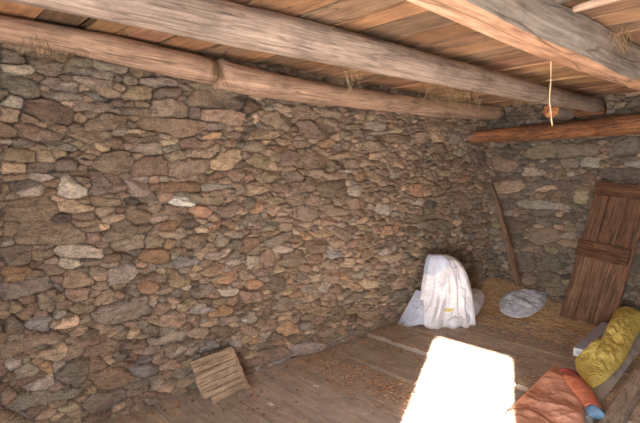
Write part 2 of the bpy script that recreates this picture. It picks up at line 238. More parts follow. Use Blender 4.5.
(360, 175): """o245,90 255,45 320,35 330,105 270,105|w75,165 120,140 175,170 150,200 90,190|w270,150 285,115 325,115 320,160|t215,235 255,210 380,190 385,220 260,240|o105,285 120,245 215,255 190,295 120,298|r55,250 100,235 100,295 60,290|b205,300 230,255 300,255 290,300 220,305|k325,270 335,235 400,255 380,290|k325,165 340,115 400,140 380,175|t90,60 180,45 185,72 100,75|t5,70 70,55 70,80 10,85|t385,40 440,5 470,50 420,75|t0,300 50,285 80,315 50,335|w80,390 120,355 200,350 215,410 120,423|t215,360 290,355 285,380 220,385|t490,185 550,175 565,210 500,220|g450,165 480,170 475,220 440,200""",
(360, 240): """t95,80 130,40 210,35 215,90 150,115 100,105|t205,40 290,25 290,60 220,65|t0,60 80,60 80,90 20,105|t30,180 50,140 100,155 105,180|t0,225 20,190 100,200 95,240 40,250|g100,235 150,225 160,265 110,270|b160,215 240,200 230,240 170,250|b10,330 60,285 110,290 100,320|b80,340 150,310 155,340|g170,255 240,240 255,280 200,315 160,300""",
}
BACKT = {
(470, 120): """t185,130 235,95 320,95 325,140 230,147|k325,140 330,85 480,85 495,110 470,130 350,140|g505,140 540,85 600,60 640,60 640,130|g330,150 400,140 410,175 340,178|w405,175 420,140 490,140 485,180|w570,170 600,150 640,140 640,178|g175,215 210,170 260,180 265,210|t300,215 330,178 370,190 340,215|w360,200 385,190 405,205 370,212|k470,180 637,180 637,215 540,230 480,210|t410,220 440,185 480,215 440,230|t110,275 110,230 210,225 210,255 150,280|t290,285 330,262 370,290 300,295|y380,290 390,262 450,262 440,315 390,310|k310,225 390,225 390,265 320,255|w180,300 260,300 350,310 350,340 270,335 180,330|g220,345 290,330 320,345 290,360 225,360|k110,290 175,295 175,330 120,340|t70,150 100,130 180,160 170,195 90,190""",
(470, 180): """t180,265 200,245 285,250 280,270|b215,215 250,180 330,180 330,230 240,245|k160,270 240,275 250,340 170,345|k260,285 340,280 340,340 270,345|t345,165 400,165 400,195 350,195""",
}
def poly_sdf(P, X, Y):
    d = np.full(X.shape, 1e9); s = np.ones(X.shape); n = len(P)
    for i in range(n):
        ax, ay = P[i]; bx, by = P[i-1]
        ex, ey = bx-ax, by-ay; wx, wy = X-ax, Y-ay
        t = np.clip((wx*ex+wy*ey)/(ex*ex+ey*ey+1e-12), 0, 1)
        d = np.minimum(d, (wx-ex*t)**2+(wy-ey*t)**2)
        c1 = Y >= ay; c2 = Y < by; c3 = ex*wy > ey*wx
        al = (c1 & c2 & c3) | (~c1 & ~c2 & ~c3); s = np.where(al, -s, s)
    return s*np.sqrt(d)
def rounded(P, it=1):
    P = np.array(P)
    for _ in range(it):
        P = np.concatenate([np.stack([.88*P[i]+.12*P[(i+1) % len(P)], .12*P[i]+.88*P[(i+1) % len(P)]]) for i in range(len(P))])
    return P

def stone_wall(name, tiles, scale, ax, plane, sign, u, z, seed, sizef, keys, tone=1.0):
    """a wall whose face is laid out of single stones: real relief, one own colour per stone.  ax = axis of the normal, u = coordinate along the wall"""
    r = np.random.RandomState(seed); ua = 1-ax
    nu, nz = len(u), len(z); U, Z = np.meshgrid(u, z, indexing='ij')
    wu = U+.007*fbm2(U, Z, 14, 2, seed); wz = Z+.006*fbm2(U, Z, 14, 2, seed+1)
    D1 = np.full(U.shape, 9.0); D2 = D1.copy(); ID = np.full(U.shape, -1)
    stones = []
    def put(P, col):
        k = len(stones); stones.append((P.mean(0), col, np.ptp(P[:, 0]), np.ptp(P[:, 1])))
        m = .10
        i0, i1 = np.searchsorted(u, [P[:, 0].min()-m, P[:, 0].max()+m]); j0, j1 = np.searchsorted(z, [P[:, 1].min()-m, P[:, 1].max()+m])
        if i1-i0 < 1 or j1-j0 < 1: return
        sl = (slice(i0, i1), slice(j0, j1)); d = poly_sdf(P, wu[sl], wz[sl])
        a, b, q = D1[sl], D2[sl], ID[sl]; first = d < a
        D2[sl] = np.where(first, a, np.minimum(b, d)); ID[sl] = np.where(first, k, q); D1[sl] = np.where(first, d, a)
    for (tx, ty), txt in tiles.items():
        for s in txt.split('|'):
            col = s[0]; pts = [tuple(map(float, q.split(','))) for q in s[1:].split()]
            W = [hit(tx+a/scale, ty+b/scale, ax, plane) for a, b in pts]
            put(rounded([(p[ua], p[2]) for p in W]), col)
    # small stones wedged into what is left
    while True:
        I, J = np.where(D1 > .013)
        if len(I) < 25: break
        pr = D1[I, J]; pr = np.minimum(pr, .2)**2; n0 = 0
        for q in r.choice(len(I), size=min(60, len(I)), p=pr/pr.sum()):
            i, j = I[q], J[q]; room = D1[i, j]
            if room <= .012: continue
            hs, ar = sizef(u[i], r)
            hz = min(hs*r.uniform(.7, 1.3), room*1.15+.004); hu = min(hz*ar*r.uniform(.8, 1.3), room*2.2+.02)
            n = r.randint(4, 8); th = (np.arange(n)+r.uniform(-.3, .3, n)+r.rand())*2*math.pi/n
            ct, st = np.cos(th), np.sin(th); rad = 1/((np.abs(ct)**4+np.abs(st)**4)**(1/4))*r.uniform(.85, 1.08, n)
            tilt = r.normal(0, .12); pu, pz = hu*ct*rad, hz*st*rad
            put(rounded(np.stack([u[i]+pu*math.cos(tilt)-pz*math.sin(tilt), z[j]+pz*math.cos(tilt)+pu*math.sin(tilt)], 1)), keys[r.randint(len(keys))]); n0 += 1
        if n0 == 0: break
    n = len(stones)
    ctr = np.array([s[0] for s in stones]); size = np.array([s[2] for s in stones]); hgt = np.array([s[3] for s in stones])
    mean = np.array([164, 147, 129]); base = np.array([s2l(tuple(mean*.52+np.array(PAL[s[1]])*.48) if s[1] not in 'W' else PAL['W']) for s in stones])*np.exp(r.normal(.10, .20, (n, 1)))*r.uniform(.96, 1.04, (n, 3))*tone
    prot = r.uniform(-.018, .022, n)+np.minimum(size, .3)*.04; t1 = r.normal(0, .13, n); t2 = r.normal(0, .2, n)
    e = np.minimum(.010-D1, (D2-D1)*.5)+.0004
    wdt = np.clip(hgt[ID]*.16, .007, .013)
    t = np.clip(e/wdt, 0, 1); prof = np.sqrt(1-(1-t)**2)
    du, dz = U-ctr[ID, 0], Z-ctr[ID, 1]; ft = np.clip(t1[ID]*du+t2[ID]*dz, -.02, .02); fac = np.full(U.shape, .03)
    for k in range(4):   # broken facets
        an = r.uniform(0, 6.283, n); sl = r.uniform(.25, .75, n); off = hgt*r.uniform(.05, .3, n)
        fac = np.minimum(fac, (off[ID]-(np.cos(an)[ID]*du*.6+np.sin(an)[ID]*dz)*1.0)*sl[ID])
    ft = ft+np.clip(fac*1.25, -.03, .014)
    face = prot[ID]+ft+.006*fbm2(U+3.1*ID, Z+1.7*ID, 20, 3, seed+5)+.004*fbm2(U*1.0, Z*2.2, 50, 2, seed+6)
    depth = -.044+.014*fbm2(U, Z, 40, 2, seed+9)
    H = depth+(face-depth)*prof
    colr = base[ID]; mort = np.array(s2l((100, 87, 75)))
    k = np.clip(t*2.2, 0, 1)[..., None]; colr = mort*(1-k)+colr*k
    V = np.zeros((nu, nz, 3)); V[..., ax] = plane+sign*H; V[..., ua] = U; V[..., 2] = Z
    idx = np.arange(nu*nz).reshape(nu, nz)
    Fq = np.stack([idx[:-1, :-1], idx[1:, :-1], idx[1:, 1:], idx[:-1, 1:]], -1).reshape(-1, 4)
    if (ax == 0) != (sign > 0): Fq = Fq[:, ::-1]
    verts = V.reshape(-1, 3); cols = colr.reshape(-1, 3)
    # the body of the wall behind its face
    th = plane-sign*.45
    ring = np.concatenate([idx[:, 0], idx[-1, 1:], idx[-2::-1, -1], idx[0, -2:0:-1]])
    bk = verts[ring].copy(); bk[:, ax] = th; b0 = len(verts); m = len(ring)
    verts = np.concatenate([verts, bk]); cols = np.concatenate([cols, np.tile(mort, (m, 1))])
    extra = [(ring[a], ring[(a+1) % m], b0+(a+1) % m, b0+a) for a in range(m)]
    faces = np.concatenate([Fq, np.array(extra)])
    me = bpy.data.meshes.new(name); me.vertices.add(len(verts)); me.vertices.foreach_set('co', verts.astype(np.float32).ravel())
    me.loops.add(faces.size); me.loops.foreach_set('vertex_index', faces.astype(np.int32).ravel())
    me.polygons.add(len(faces)); me.polygons.foreach_set('loop_start', np.arange(0, faces.size, 4, dtype=np.int32))
    try: me.polygons.foreach_set('loop_total', np.full(len(faces), 4, np.int32))
    except Exception: pass
    me.update(calc_edges=True); me.validate()
    bm = bmesh.new(); bm.from_mesh(me); bm.verts.ensure_lookup_table(); bm.faces.new([bm.verts[b0+a] for a in range(m)]); bm.to_mesh(me); bm.free()
    o = link(name, me, STONE, None, True); vcol(o, cols)
    return struct(o)
def sizes_left(y, r):
    return (r.uniform(.026, .045), r.uniform(1.5, 2.8)) if y > 2.5 else (r.uniform(.03, .055), r.uniform(1.5, 3.0))
u = np.concatenate([np.arange(YF, .3, .02), np.arange(.3, 2.4, .0062), np.arange(2.4, YB+.03, .0085)])
stone_wall('wall_left', TILES, 4.977, 0, 0.0, 1, u, np.arange(0, ZC+.02, .0064), 3, sizes_left, 'bbbbgttrbtg')
u = np.concatenate([np.arange(-.05, 1.9, .0095), np.arange(1.9, XR+.05, .02)])
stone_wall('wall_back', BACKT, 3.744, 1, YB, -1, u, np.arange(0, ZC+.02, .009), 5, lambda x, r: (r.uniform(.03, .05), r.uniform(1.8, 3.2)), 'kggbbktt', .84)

# ------------------------------------------------------------------ setting: floor, ceiling, other walls
FLOORW = wood_mat('floor_boards', [(158, 147, 138), (178, 167, 157), (192, 181, 171)], 0, 8, 1.6, .92, True, .1, .4, False, .35)
CEILW = wood_mat('ceiling_boards', [(160, 124, 98), (178, 140, 110), (194, 156, 124)], 0, 9, 1.3, .85, True, .3, .5, True, .4)
DARKW = wood_mat('old_dark_boards', [(70, 56, 46), (104, 84, 70), (130, 108, 92)], 2, 12, 2.0, .9)
PLASTER = plain('rough_stone_render', (128, 114, 102), .95, .1, 0, .35, 6)
EARTH = plain('bare_earth', (150, 132, 108), .95, .1, 0, .3, 3)

def plank(mb, x0, x1, y0, y1, z0, z1, tint, r, n=14, warp=.006, skew=0.0):
    """one sawn board along x with an uneven edge"""
    xs = np.linspace(x0, x1, n); b = len(mb.v); v = []
    wa, wb, wz = (np.cumsum(r.normal(0, warp*.35, n)) for _ in range(3))
    for i, x in enumerate(xs):
        k = skew*(x-x0)
        a, c = y0+wa[i]*.6+k, y1+wb[i]*.6+k
        v += [(x, a, z0+wz[i]*.3), (x, c, z0+wz[i]*.3), (x, c, z1+wz[i]*.3), (x, a, z1+wz[i]*.3)]
    f = [(4*i+j, 4*i+(j+1) % 4, 4*i+4+(j+1) % 4, 4*i+4+j) for i in range(n-1) for j in range(4)]
    f = [q[::-1] for q in f]
    f += [(0, 1, 2, 3), tuple(4*(n-1)+j for j in (3, 2, 1, 0))]
    mb.add(v, f, tint)
r = np.random.RandomState(21)
fl = MB(); ys = [YF, -.5, 0, .42, .85, 1.28, 1.74, 2.37, 2.84, 3.33, 3.74, 4.16, 4.6, 5.05, YB]
for a, b in zip(ys[:-1], ys[1:]):
    g = r.uniform(.85, 1.12); t = (g, g*r.uniform(.96, 1.0), g*r.uniform(.92, 1.0))
    lift = .028 if abs(a-3.33) < .01 else r.uniform(-.006, .006)
    plank(fl, -.02, XR, a+.012, b-.012, -.06, lift, t, r, 24, .008, -.035)
fl.box((-.3, YF-.1, -.2), (XR+.2, YB+.3, -.055), (.35, .3, .27))
struct(fl.build('floor', FLOORW))
ce = MB(); y = YF-.05; r = np.random.RandomState(33)
while y < YB+.1:
    w = r.uniform(.15, .28); g = r.uniform(.62, 1.15)
    t = (g, g*r.uniform(.88, 1.0), g*r.uniform(.78, 1.0))
    if r.rand() < .25: t = (g*.66, g*.70, g*.74)
    plank(ce, -.05, XR, y, y+w, ZC+r.uniform(0, .014), ZC+.034, t, r, 16, .012, r.uniform(-.008, .008))
    y += w+(r.uniform(.03, .06) if r.rand() < .55 else r.uniform(.012, .02))
struct(ce.build('ceiling', CEILW))
at = MB()
at.box((-.5, YF-.3, ZC+.30), (XR+.4, YB+.5, ZC+.36)); at.box((-.5, YF-.3, ZC+.02), (-.42, YB+.5, ZC+.3)); at.box((XR+.32, YF-.3, ZC+.02), (XR+.4, YB+.5, ZC+.3))
at.box((-.5, YF-.3, ZC+.02), (XR+.4, YF-.22, ZC+.3)); at.box((-.5, YB+.42, ZC+.02), (XR+.4, YB+.5, ZC+.3))
struct(at.build('roof', DARKW))
mb = MB(); mb.box((XR, YF-.2, -.1), (XR+.35, YB+.4, ZC+.1)); struct(mb.build('wall_right', PLASTER))
mb = MB(); y0, y1 = YF-.06, YF
mb.box((-.4, y0, -.1), (DX0, y1, ZC+.1)); mb.box((DX1, y0, -.1), (XR+.1, y1, ZC+.1)); mb.box((DX0, y0, DZ), (DX1, y1, ZC+.1))
struct(mb.build('wall_front', DARKW))
mb = MB(); mb.box((-12, -16, -.3), (16, YF-.06, -.1)); struct(mb.build('ground', EARTH))

# ------------------------------------------------------------------ beams
def log(name, pts, rad, mats, n, label, cat, seed, bump=.03, seg=16, ends=None, squash=1.0, group=None, kind='thing'):
    P = resample(pts, n); R = np.interp(np.linspace(0, 1, n), np.linspace(0, 1, len(rad)), rad)
    ax = P[-1]-P[0]; L = np.linalg.norm(ax); ax /= L
    q = Vector((1, 0, 0)).rotation_difference(Vector(ax)); inv = q.inverted().to_matrix()
    loc = [np.array(inv @ Vector(p-P[0])) for p in P]
    v, f = sweep(loc, R, seg, bump, seed, squash, ends is None)
    o = mesh(name, v, f, mats, None, True, P[0]); o.rotation_mode = 'QUATERNION'; o.rotation_quaternion = q
    if ends is not None:   # sawn ends as their own part
        for a, b in ((0, 1), (n-1, -1)):
            ring = [v[a*seg+k] for k in range(seg)]; c = loc[a]-np.array([b*.012, 0, 0])
            inner = [tuple(np.array(p)*.0+c+(np.array(p)-loc[a])*.86) for p in ring]
            ff = [(k, (k+1) % seg, seg+(k+1) % seg, seg+k) for k in range(seg)]+[tuple(range(seg, 2*seg))]
            mesh('sawn_end', ring+inner, ff, ends, o)
    return tag(o, label, cat, group, kind)
LOGGREY = wood_mat('weathered_log', [(128, 112, 102), (162, 142, 128), (186, 164, 148)], 0, 22, 1.3, .85, False, .5, .6, True, .8, .4)
LOGORANGE = wood_mat('peeled_log', [(144, 118, 102), (180, 148, 126), (198, 166, 144)], 0, 20, 1.3, .8, False, .5, .55, True, .8, .4)
LOGRED = wood_mat('red_brown_log', [(84, 54, 38), (142, 94, 64), (178, 122, 84)], 0, 14, 2.2, .8, False, .7, .85)
BEAMW = wood_mat('bounce_lit_beam', [(166, 122, 96), (198, 154, 124), (212, 172, 144)], 0, 14, .9, .8, False, .3, .35)  # beam wood with the floor's warm bounce light painted into the underside colour
BEAMG = wood_mat('weathered_beam_side', [(148, 138, 128), (176, 164, 152), (194, 182, 170)], 0, 14, .9, .85, False, .3, .4)
CUT = wood_mat('sawn_log_end', [(150, 96, 62), (200, 138, 92), (216, 160, 116)], 0, 2, 6, .8)
lb = [hit(x, y, 0, X) for x, y, X in ((-60, -48, .93), (90, -12, .975), (214, 21, 1.01), (310, 40, 1.05), (420, 67, 1.10), (546, 95, 1.18))]+[hit(598, 102, 1, YB-.06)]
lb = [np.array([.90, YF+.02, min(lb[0][2], 2.2)])]+[np.array([p[0], p[1], min(p[2], ZC-.096)]) for p in lb]
log('log_beam', lb, [.095, .095, .097, .096, .095, .09, .085, .08, .078, .075],
    LOGGREY, 60, 'thick weathered round log running under the ceiling boards beside the stone wall', 'beam', 5, .022, 20)
p1 = [hit(x, y, 0, .07) for x, y in ((-40, 20), (0, 28), (50, 36), (100, 46), (150, 58), (213, 72))]; p1[0] = np.array([.06, YF+.02, 2.24])
log('wall_plate_log', p1, [.062, .06, .062, .068, .082, .08], LOGORANGE, 44, 'peeled pale orange pole on top of the stone wall at its left end', 'beam', 8, .03, 16)
p2 = [hit(x, y, 0, .09) for x, y in ((217, 74), (240, 80), (286, 88), (330, 95), (375, 100), (430, 108))]+[np.array([.10, 5.0, 2.2]), np.array([.11, 5.56, 2.22])]
log('wall_plate_log', p2, [.10, .095, .085, .085, .085, .088, .08], LOGORANGE, 50, 'bowed cracked log on top of the stone wall right of the joint', 'beam', 12, .03, 16)
# squared beam: bent a little, one arris wavy
def sq_beam():
    n = 40; v = []; f = []
    r = np.random.RandomState(4)
    for i in range(n):
        t = i/(n-1); y = YF+.02+t*(YB-.05-YF); x0 = 1.925+.012*math.sin(y*2.1); x1 = 2.055+.02*math.sin(y*1.7+.6); zb = 2.085+.012*math.sin(y*1.3+1)
        x1 += .012*math.sin(y*5); c = .018+.01*math.sin(y*3.3)
        sec = [(x0, zb+.02), (x0+.012, zb), (x1-c, zb+.004), (x1, zb+c), (x1+.012, zb+.10), (x1-.004, ZC-.004), (x0+.012, ZC-.004), (x0-.006, zb+.12)]
        v += [(y, -x, z) for x, z in sec]
    m = 8
    f = [(i*m+k, i*m+(k+1) % m, (i+1)*m+(k+1) % m, (i+1)*m+k) for i in range(n-1) for k in range(m)]+[tuple(range(m)), tuple((n-1)*m+k for k in range(m))[::-1]]
    o = mesh('squared_beam', v, f, [BEAMW, BEAMG], None, False, (0, 0, 0), (0, 0, math.pi/2))
    for i, p in enumerate(o.data.polygons):
        if i < (n-1)*m and i % m in (3, 4, 5): p.material_index = 1
    return tag(o, 'squared timber beam with warm light painted on its underside crossing the upper right corner', 'beam', None, 'thing')
sq_beam()
cl = [hit(472, 137, 1, 5.16), hit(515, 134, 1, 5.26), hit(560, 131, 1, 5.36), hit(640, 124, 1, 5.46), np.array([3.2, 5.45, 2.0]), np.array([XR-.01, 5.45, 2.0])]
log('cross_log', cl, [.068, .085, .092, .098, .1, .1, .1], LOGRED, 44,
    'red-brown log spanning in front of the back wall above the leaning door', 'beam', 3, .03, 16, CUT)
q = hit(551, 110, 1, 5.2)
log('stub_log', [q, q+np.array([.01, .15, 0]), q+np.array([.03, .36, 0])], [.082, .085, .085], LOGGREY, 8, 'short log stub with sawn orange end lying on the back cross log', 'log', 9, .02, 16, CUT)
log('rail_log', [hit(563, 112, 1, 5.56), hit(584, 111, 1, 5.56), hit(605, 109, 1, 5.56)], [.06, .06, .055], LOGRED, 8, 'dark red-brown log piece on the back cross log right of the sawn stub', 'log', 2, .03, 12)
# offcut board and the peg hanging beside the squared beam at top right
a = hit(574, 9, 2, ZC-.03); b = hit(622, -4, 2, ZC-.03)
log('split_pole', [a, (a+b)/2, b], [.018, .02, .018], LOGORANGE, 10, 'thin pale pole under the ceiling boards right of the squared beam', 'pole', 3, .04, 8)
PEG = wood_mat('grey_offcut', [(70, 62, 54), (110, 98, 88), (140, 126, 112)], 2, 10, 2)
q = hit(562, -2, 0, 2.2)
mb = MB(); mb.box((-.03, -.035, -.02), (.03, .035, .11), None, .006); tag(mb.build('wooden_cleat', PEG, None, False, (q[0], q[1], ZC-.110)), 'dark wooden block under the ceiling beside the squared beam', 'block')

# ------------------------------------------------------------------ leaning door
DOORW = wood_mat('brown_door_wood', [(66, 46, 36), (110, 78, 60), (138, 102, 80)], 2, 14, 2.4, .7, False, .4, .5)
BL = hit(559, 313, 1, 5.16); TL = hit(597, 182, 1, 5.53); BR = hit(613, 316, 1, 5.12)
vz = TL-BL; Ld = np.linalg.norm(vz); vz /= Ld
vx = (BR-BL)-vz*np.dot(BR-BL, vz); Wd = np.linalg.norm(vx); vx /= Wd
vy = np.cross(vz, vx)   # pointing away from the room
DM = Matrix(((vx[0], vy[0], vz[0], BL[0]), (vx[1], vy[1], vz[1], BL[1]), (vx[2], vy[2], vz[2], BL[2]), (0, 0, 0, 1)))
door = empty('leaning_door', None, 'brown wooden panelled door leaning askew against the back wall', 'door', None, DM)
def dbox(name, x0, x1, z0, z1, y0, y1, bev=.004, m=None):
    mb = MB(); mb.box((x0, y0, z0), (x1, y1, z1), None, bev); return mb.build(name, m or DOORW, door)
DOORH = wood_mat('brown_door_rail', [(58, 38, 28), (98, 66, 48), (124, 88, 66)], 0, 14, 2.4, .7, False, .4, .5)
DOORL = wood_mat('brown_door_plank', [(78, 56, 44), (122, 90, 70), (148, 114, 92)], 2, 14, 2.4, .75, False, .4, .5)
x = 0.0; r = np.random.RandomState(6); z0 = -.10
for k, wk in enumerate((.30, .36, .34)):      # three upright boards, then the rails nailed across them
    w = Wd*wk; mb = MB(); mb.box((x+.0025, .012+.004*(k == 1), z0-.01*k), (x+w-.0025, .038, Ld*.5), None, .005); mb.build('panel', DOORL, door)
    mb = MB(); mb.box((x+.0025, .014+.004*(k == 1), Ld*.5), (x+w-.0025, .038, Ld-.012*(k == 2)), None, .005); mb.build('panel', DOORW, door); x += w
dbox('rail', -.004, Wd+.004, Ld-.13, Ld+.006, -.018, .012, .006, DOORH); dbox('rail', -.006, Wd-.002, Ld*.445, Ld*.565, -.022, .012, .006, DOORH)
dbox('edge_strip', Wd, Wd+.022, .02, Ld-.14, .004, .040, .003, DOORL)
# leaning pole
STICK = wood_mat('grey_brown_pole', [(86, 66, 50), (132, 104, 82), (160, 132, 106)], 0, 14, 2.5, .8)
a = hit(491, 184, 1, YB-.09); b = hit(517, 279, 1, YB-.30); m_ = (a+b)/2+np.array([.012, 0, 0.01])
b = b+(b-a)*.06
log('leaning_pole', [b, m_, a], [.036, .034, .030], STICK, 14, 'thin weathered wooden pole leaning in the corner against the back wall', 'pole', 6, .05, 8)

# ------------------------------------------------------------------ small slatted board by the wall
SLAT = wood_mat('pale_slats', [(120, 100, 82), (170, 146, 122), (196, 174, 150)], 0, 14, 4, .8, False, .45, .35)
tl = G(188, 366, 0); 
P_tl = hit(187, 366, 0, .09); P_tr = hit(227, 346, 0, .06); P_br = hit(256, 386, 0, .22); P_bl = hit(208, 404, 0, .26)
ex = (P_tr-P_tl+P_br-P_bl)/2; w_ = np.linalg.norm(ex); ex /= w_
ey = (P_bl-P_tl+P_br-P_tr)/2; ey -= ex*np.dot(ey, ex); h_ = np.linalg.norm(ey); ey /= h_
ez = np.cross(ex, ey); o0 = (P_tl+P_tr+P_br+P_bl)/4-ex*w_/2-ey*h_/2
SM = Matrix(((ex[0], ey[0], ez[0], o0[0]), (ex[1], ey[1], ez[1], o0[1]), (ex[2], ey[2], ez[2], o0[2]), (0, 0, 0, 1)))
slat = empty('slatted_board', None, 'small pale board of nailed wooden slats leaning at the foot of the stone wall', 'board', None, SM)
sgn = 1 if np.dot(ez, CAM-o0) > 0 else -1
ns = 7; r = np.random.RandomState(2)
for k in range(ns):
    mb = MB(); a, b = h_*k/ns+.0022, h_*(k+1)/ns-.0022; e0, e1 = r.uniform(-.012, .012), r.uniform(-.008, .02)
    if k == ns-1: e0 += .06
    zz = (0, .014*sgn); mb.box((e0, a, min(zz)), (w_+e1-.04, b, max(zz)), None, .002); mb.build('slat', SLAT, slat)
for x in (w_*.18, w_-.055):
    zz = (0, -.022*sgn) if x < w_*.5 else (.002*sgn, -.022*sgn); mb = MB(); mb.box((x, .004, min(zz)), (x+.05, h_+.012, max(zz)), None, .002); mb.build('batten', SLAT, slat)

# ------------------------------------------------------------------ draped white sheet
SHEET = cloth_mat('white_plastic_sheet', (244, 242, 246), (214, 210, 214), .5, 6, .35, 60, .4)
CLEAR = cloth_mat('bluish_plastic', (206, 210, 226), (182, 188, 208), .3, 8, .15, 40, .5)
YEL = plain('yellow_print', (222, 196, 116))
SB = np.array([.27, 4.16]); RX = RT[:2]/np.linalg.norm(RT[:2]); RY = np.array([-RX[1], RX[0]])
_h = [0, .15, .3, .5, .7, .82, .92, .98, 1]
_l = [400, 405, 411, 415, 417, 418.5, 419.5, 421.5, 429]; _r = [468, 466, 464, 463, 460, 457, 451, 442, 433]
def S(th, h, off=0.0):
    """a point of the sheet: th round the bundle (270 degrees faces the room), h from hem to top"""
    L, Rr = np.interp(h, _h, _l), np.interp(h, _h, _r); cx = ((L+Rr)/2-434)*4.62/488; w = (Rr-L)/2*4.62/488
    d = np.interp(h, _h, [.20, .185, .175, .165, .15, .135, .10, .05, 0])
    c, s_ = math.cos(th), math.sin(th); A = np.interp(h, [0, .25, .7, 1], [.34, .27, .17, .05])
    q = 0.0
    for k, ph, sl, am in ((3, .4, 1.1, .5), (5, 2.0, -1.6, .7), (8, .9, 2.2, .55), (13, 3.1, -2.0, .45), (19, 1.2, 3.0, .28)):
        q += am*(abs(math.sin(k*th/2+ph+sl*h))-.6)
    k = 1-A*q*1.1; w = w*k+off; d = d*k+off
    p = SB+RX*(cx+w*c)+RY*(d*s_)
    z = .705*h+(.02*math.sin(5*th+1)+.014*math.sin(11*th+2))*max(0, 1-h*3)+off*(h > .9)
    return [max(p[0], .055), p[1], max(z, .004)]
def sheet():
    n, m = 180, 64; hs = 1-(1-np.linspace(0, 1, m))**1.25
    v = [S(2*math.pi*i/n, h) for h in hs for i in range(n)]
    f = [(j*n+i, j*n+(i+1) % n, (j+1)*n+(i+1) % n, (j+1)*n+i) for j in range(m-1) for i in range(n)]
    f.append(tuple(range(n))[::-1])
    root = mesh('draped_sheet', v, f, SHEET, None, True)
    tag(root, 'white plastic sheet draped over an upright bundle against the stone wall', 'sheet')
    def lobe(name, px, mat, H, seed, zb):
        w = [G(x, y, z) for x, y, z in px]; return star(name, w, mat, H, seed, zb, root, .03, 12)
    return root, lobe
def star(name, outline, mat, H, seed, zb=None, parent=None, fold=.02, fs=9, nb=90, nr=22, pw=2.2, ctr=None, aniso=None, sm=3):
    """a soft crumpled thing lying on something: outline with a height each, domed, folded, closed below"""
    O = np.array(outline, float); O = np.vstack([O, O[:1]]); B = resample(O, nb+1, sm)[:-1]
    c = B.mean(0) if ctr is None else np.array(ctr, float); v = []
    for j in range(nr):
        t = 1-j/nr
        for b in B:
            p = c+(b-c)*t; v.append((p[0], p[1], p[2], t))
    v.append((c[0], c[1], c[2], 0.0)); V = np.array(v); t = V[:, 3]
    dome = H*(1-t**pw); env = np.clip((1-t)*4, 0, 1)
    X, Y = V[:, 0], V[:, 1]
    if aniso is not None:
        a, k = aniso; X, Y = X*math.cos(a)+Y*math.sin(a), (-X*math.sin(a)+Y*math.cos(a))*k
    rid = 1-np.abs(fbm2(X, Y, fs, 2, seed)); rid2 = 1-np.abs(fbm2(X+5, Y, fs*2.1, 2, seed+1))
    z = V[:, 2]+dome+env*fold*((rid-.75)*2+(rid2-.75))+.004
    z = np.maximum(z, V[:, 2]*0+(V[:, 2].min() if zb is None else zb)+.003)
    pts = np.stack([V[:, 0], V[:, 1], z], 1); N = nb
    f = [(j*N+i, j*N+(i+1) % N, (j+1)*N+(i+1) % N, (j+1)*N+i) for j in range(nr-1) for i in range(N)]
    f += [((nr-1)*N+i, (nr-1)*N+(i+1) % N, nr*N) for i in range(N)]
    low = pts[:N].copy(); low[:, 2] = np.minimum(pts[:N, 2]-.006, pts[:N, 2]); k0 = len(pts)
    pts = np.vstack([pts, low]); f += [(i, k0+i, k0+(i+1) % N, (i+1) % N) for i in range(N)]; f.append(tuple(k0+i for i in range(N)))
    me = bpy.data.meshes.new(name); me.from_pydata([tuple(p) for p in pts], [], [tuple(q) for q in f]); me.update()
    bm = bmesh.new(); bm.from_mesh(me); bmesh.ops.recalc_face_normals(bm, faces=bm.faces[:]); bm.to_mesh(me); bm.free()
    return link(name, me, mat, parent, True)
root, lobe = sheet()
q = resample([G(450, 325, .04), G(462, 317, .08), G(470, 306, .12), G(475, 298, .14), G(478, 292, .15)], 22)
v, f = sweep(q, np.interp(np.linspace(0, 1, 22), [0, .2, .6, .88, .96, 1], [.05, .09, .105, .085, .04, .004]), 30, .035, 5, .9)
v = [tuple(np.array(p)+np.array([0, 0, .006*math.sin(p[0]*90+p[2]*40)])) for p in v]; mesh('trailing_fold', v, f, SHEET, root, True)
star('plastic_corner', [tuple(hit(x, y, 1, yy)) for x, y, yy in ((396, 327, 3.80), (402, 316, 3.86), (409, 303, 3.93), (416, 290, 4.02), (423, 292, 4.02), (424, 310, 3.9), (424, 323, 3.85), (410, 327, 3.8))], CLEAR, .02, 6, 0, root, .02, 14, sm=1)['label'] = 'translucent bluish plastic corner'
# the bluish plastic that hoods the top left of the bundle, and the print on the sheet
def patch(name, mat, t0, t1, hf, h1, off, label, n=24, m=14):
    v = []
    for j in range(m):
        for i in range(n):
            a = i/(n-1); h0 = hf(a); v.append(S(math.radians(t0+(t1-t0)*a), h0+(h1-h0)*j/(m-1), off))
    f = [(j*n+i, j*n+i+1, (j+1)*n+i+1, (j+1)*n+i) for j in range(m-1) for i in range(n-1)]
    o = mesh(name, v, f, mat, root, True); s_ = o.modifiers.new('s', 'SOLIDIFY'); s_.thickness = .003; o['label'] = label
patch('plastic_hood', CLEAR, 165, 285, lambda a: .66+.12*abs(a-.45)*2+.1*a, .985, .010, 'translucent bluish plastic at the top')
patch('printed_mark', YEL, 264, 282, lambda a: .235, .275, .006, 'small yellow print')

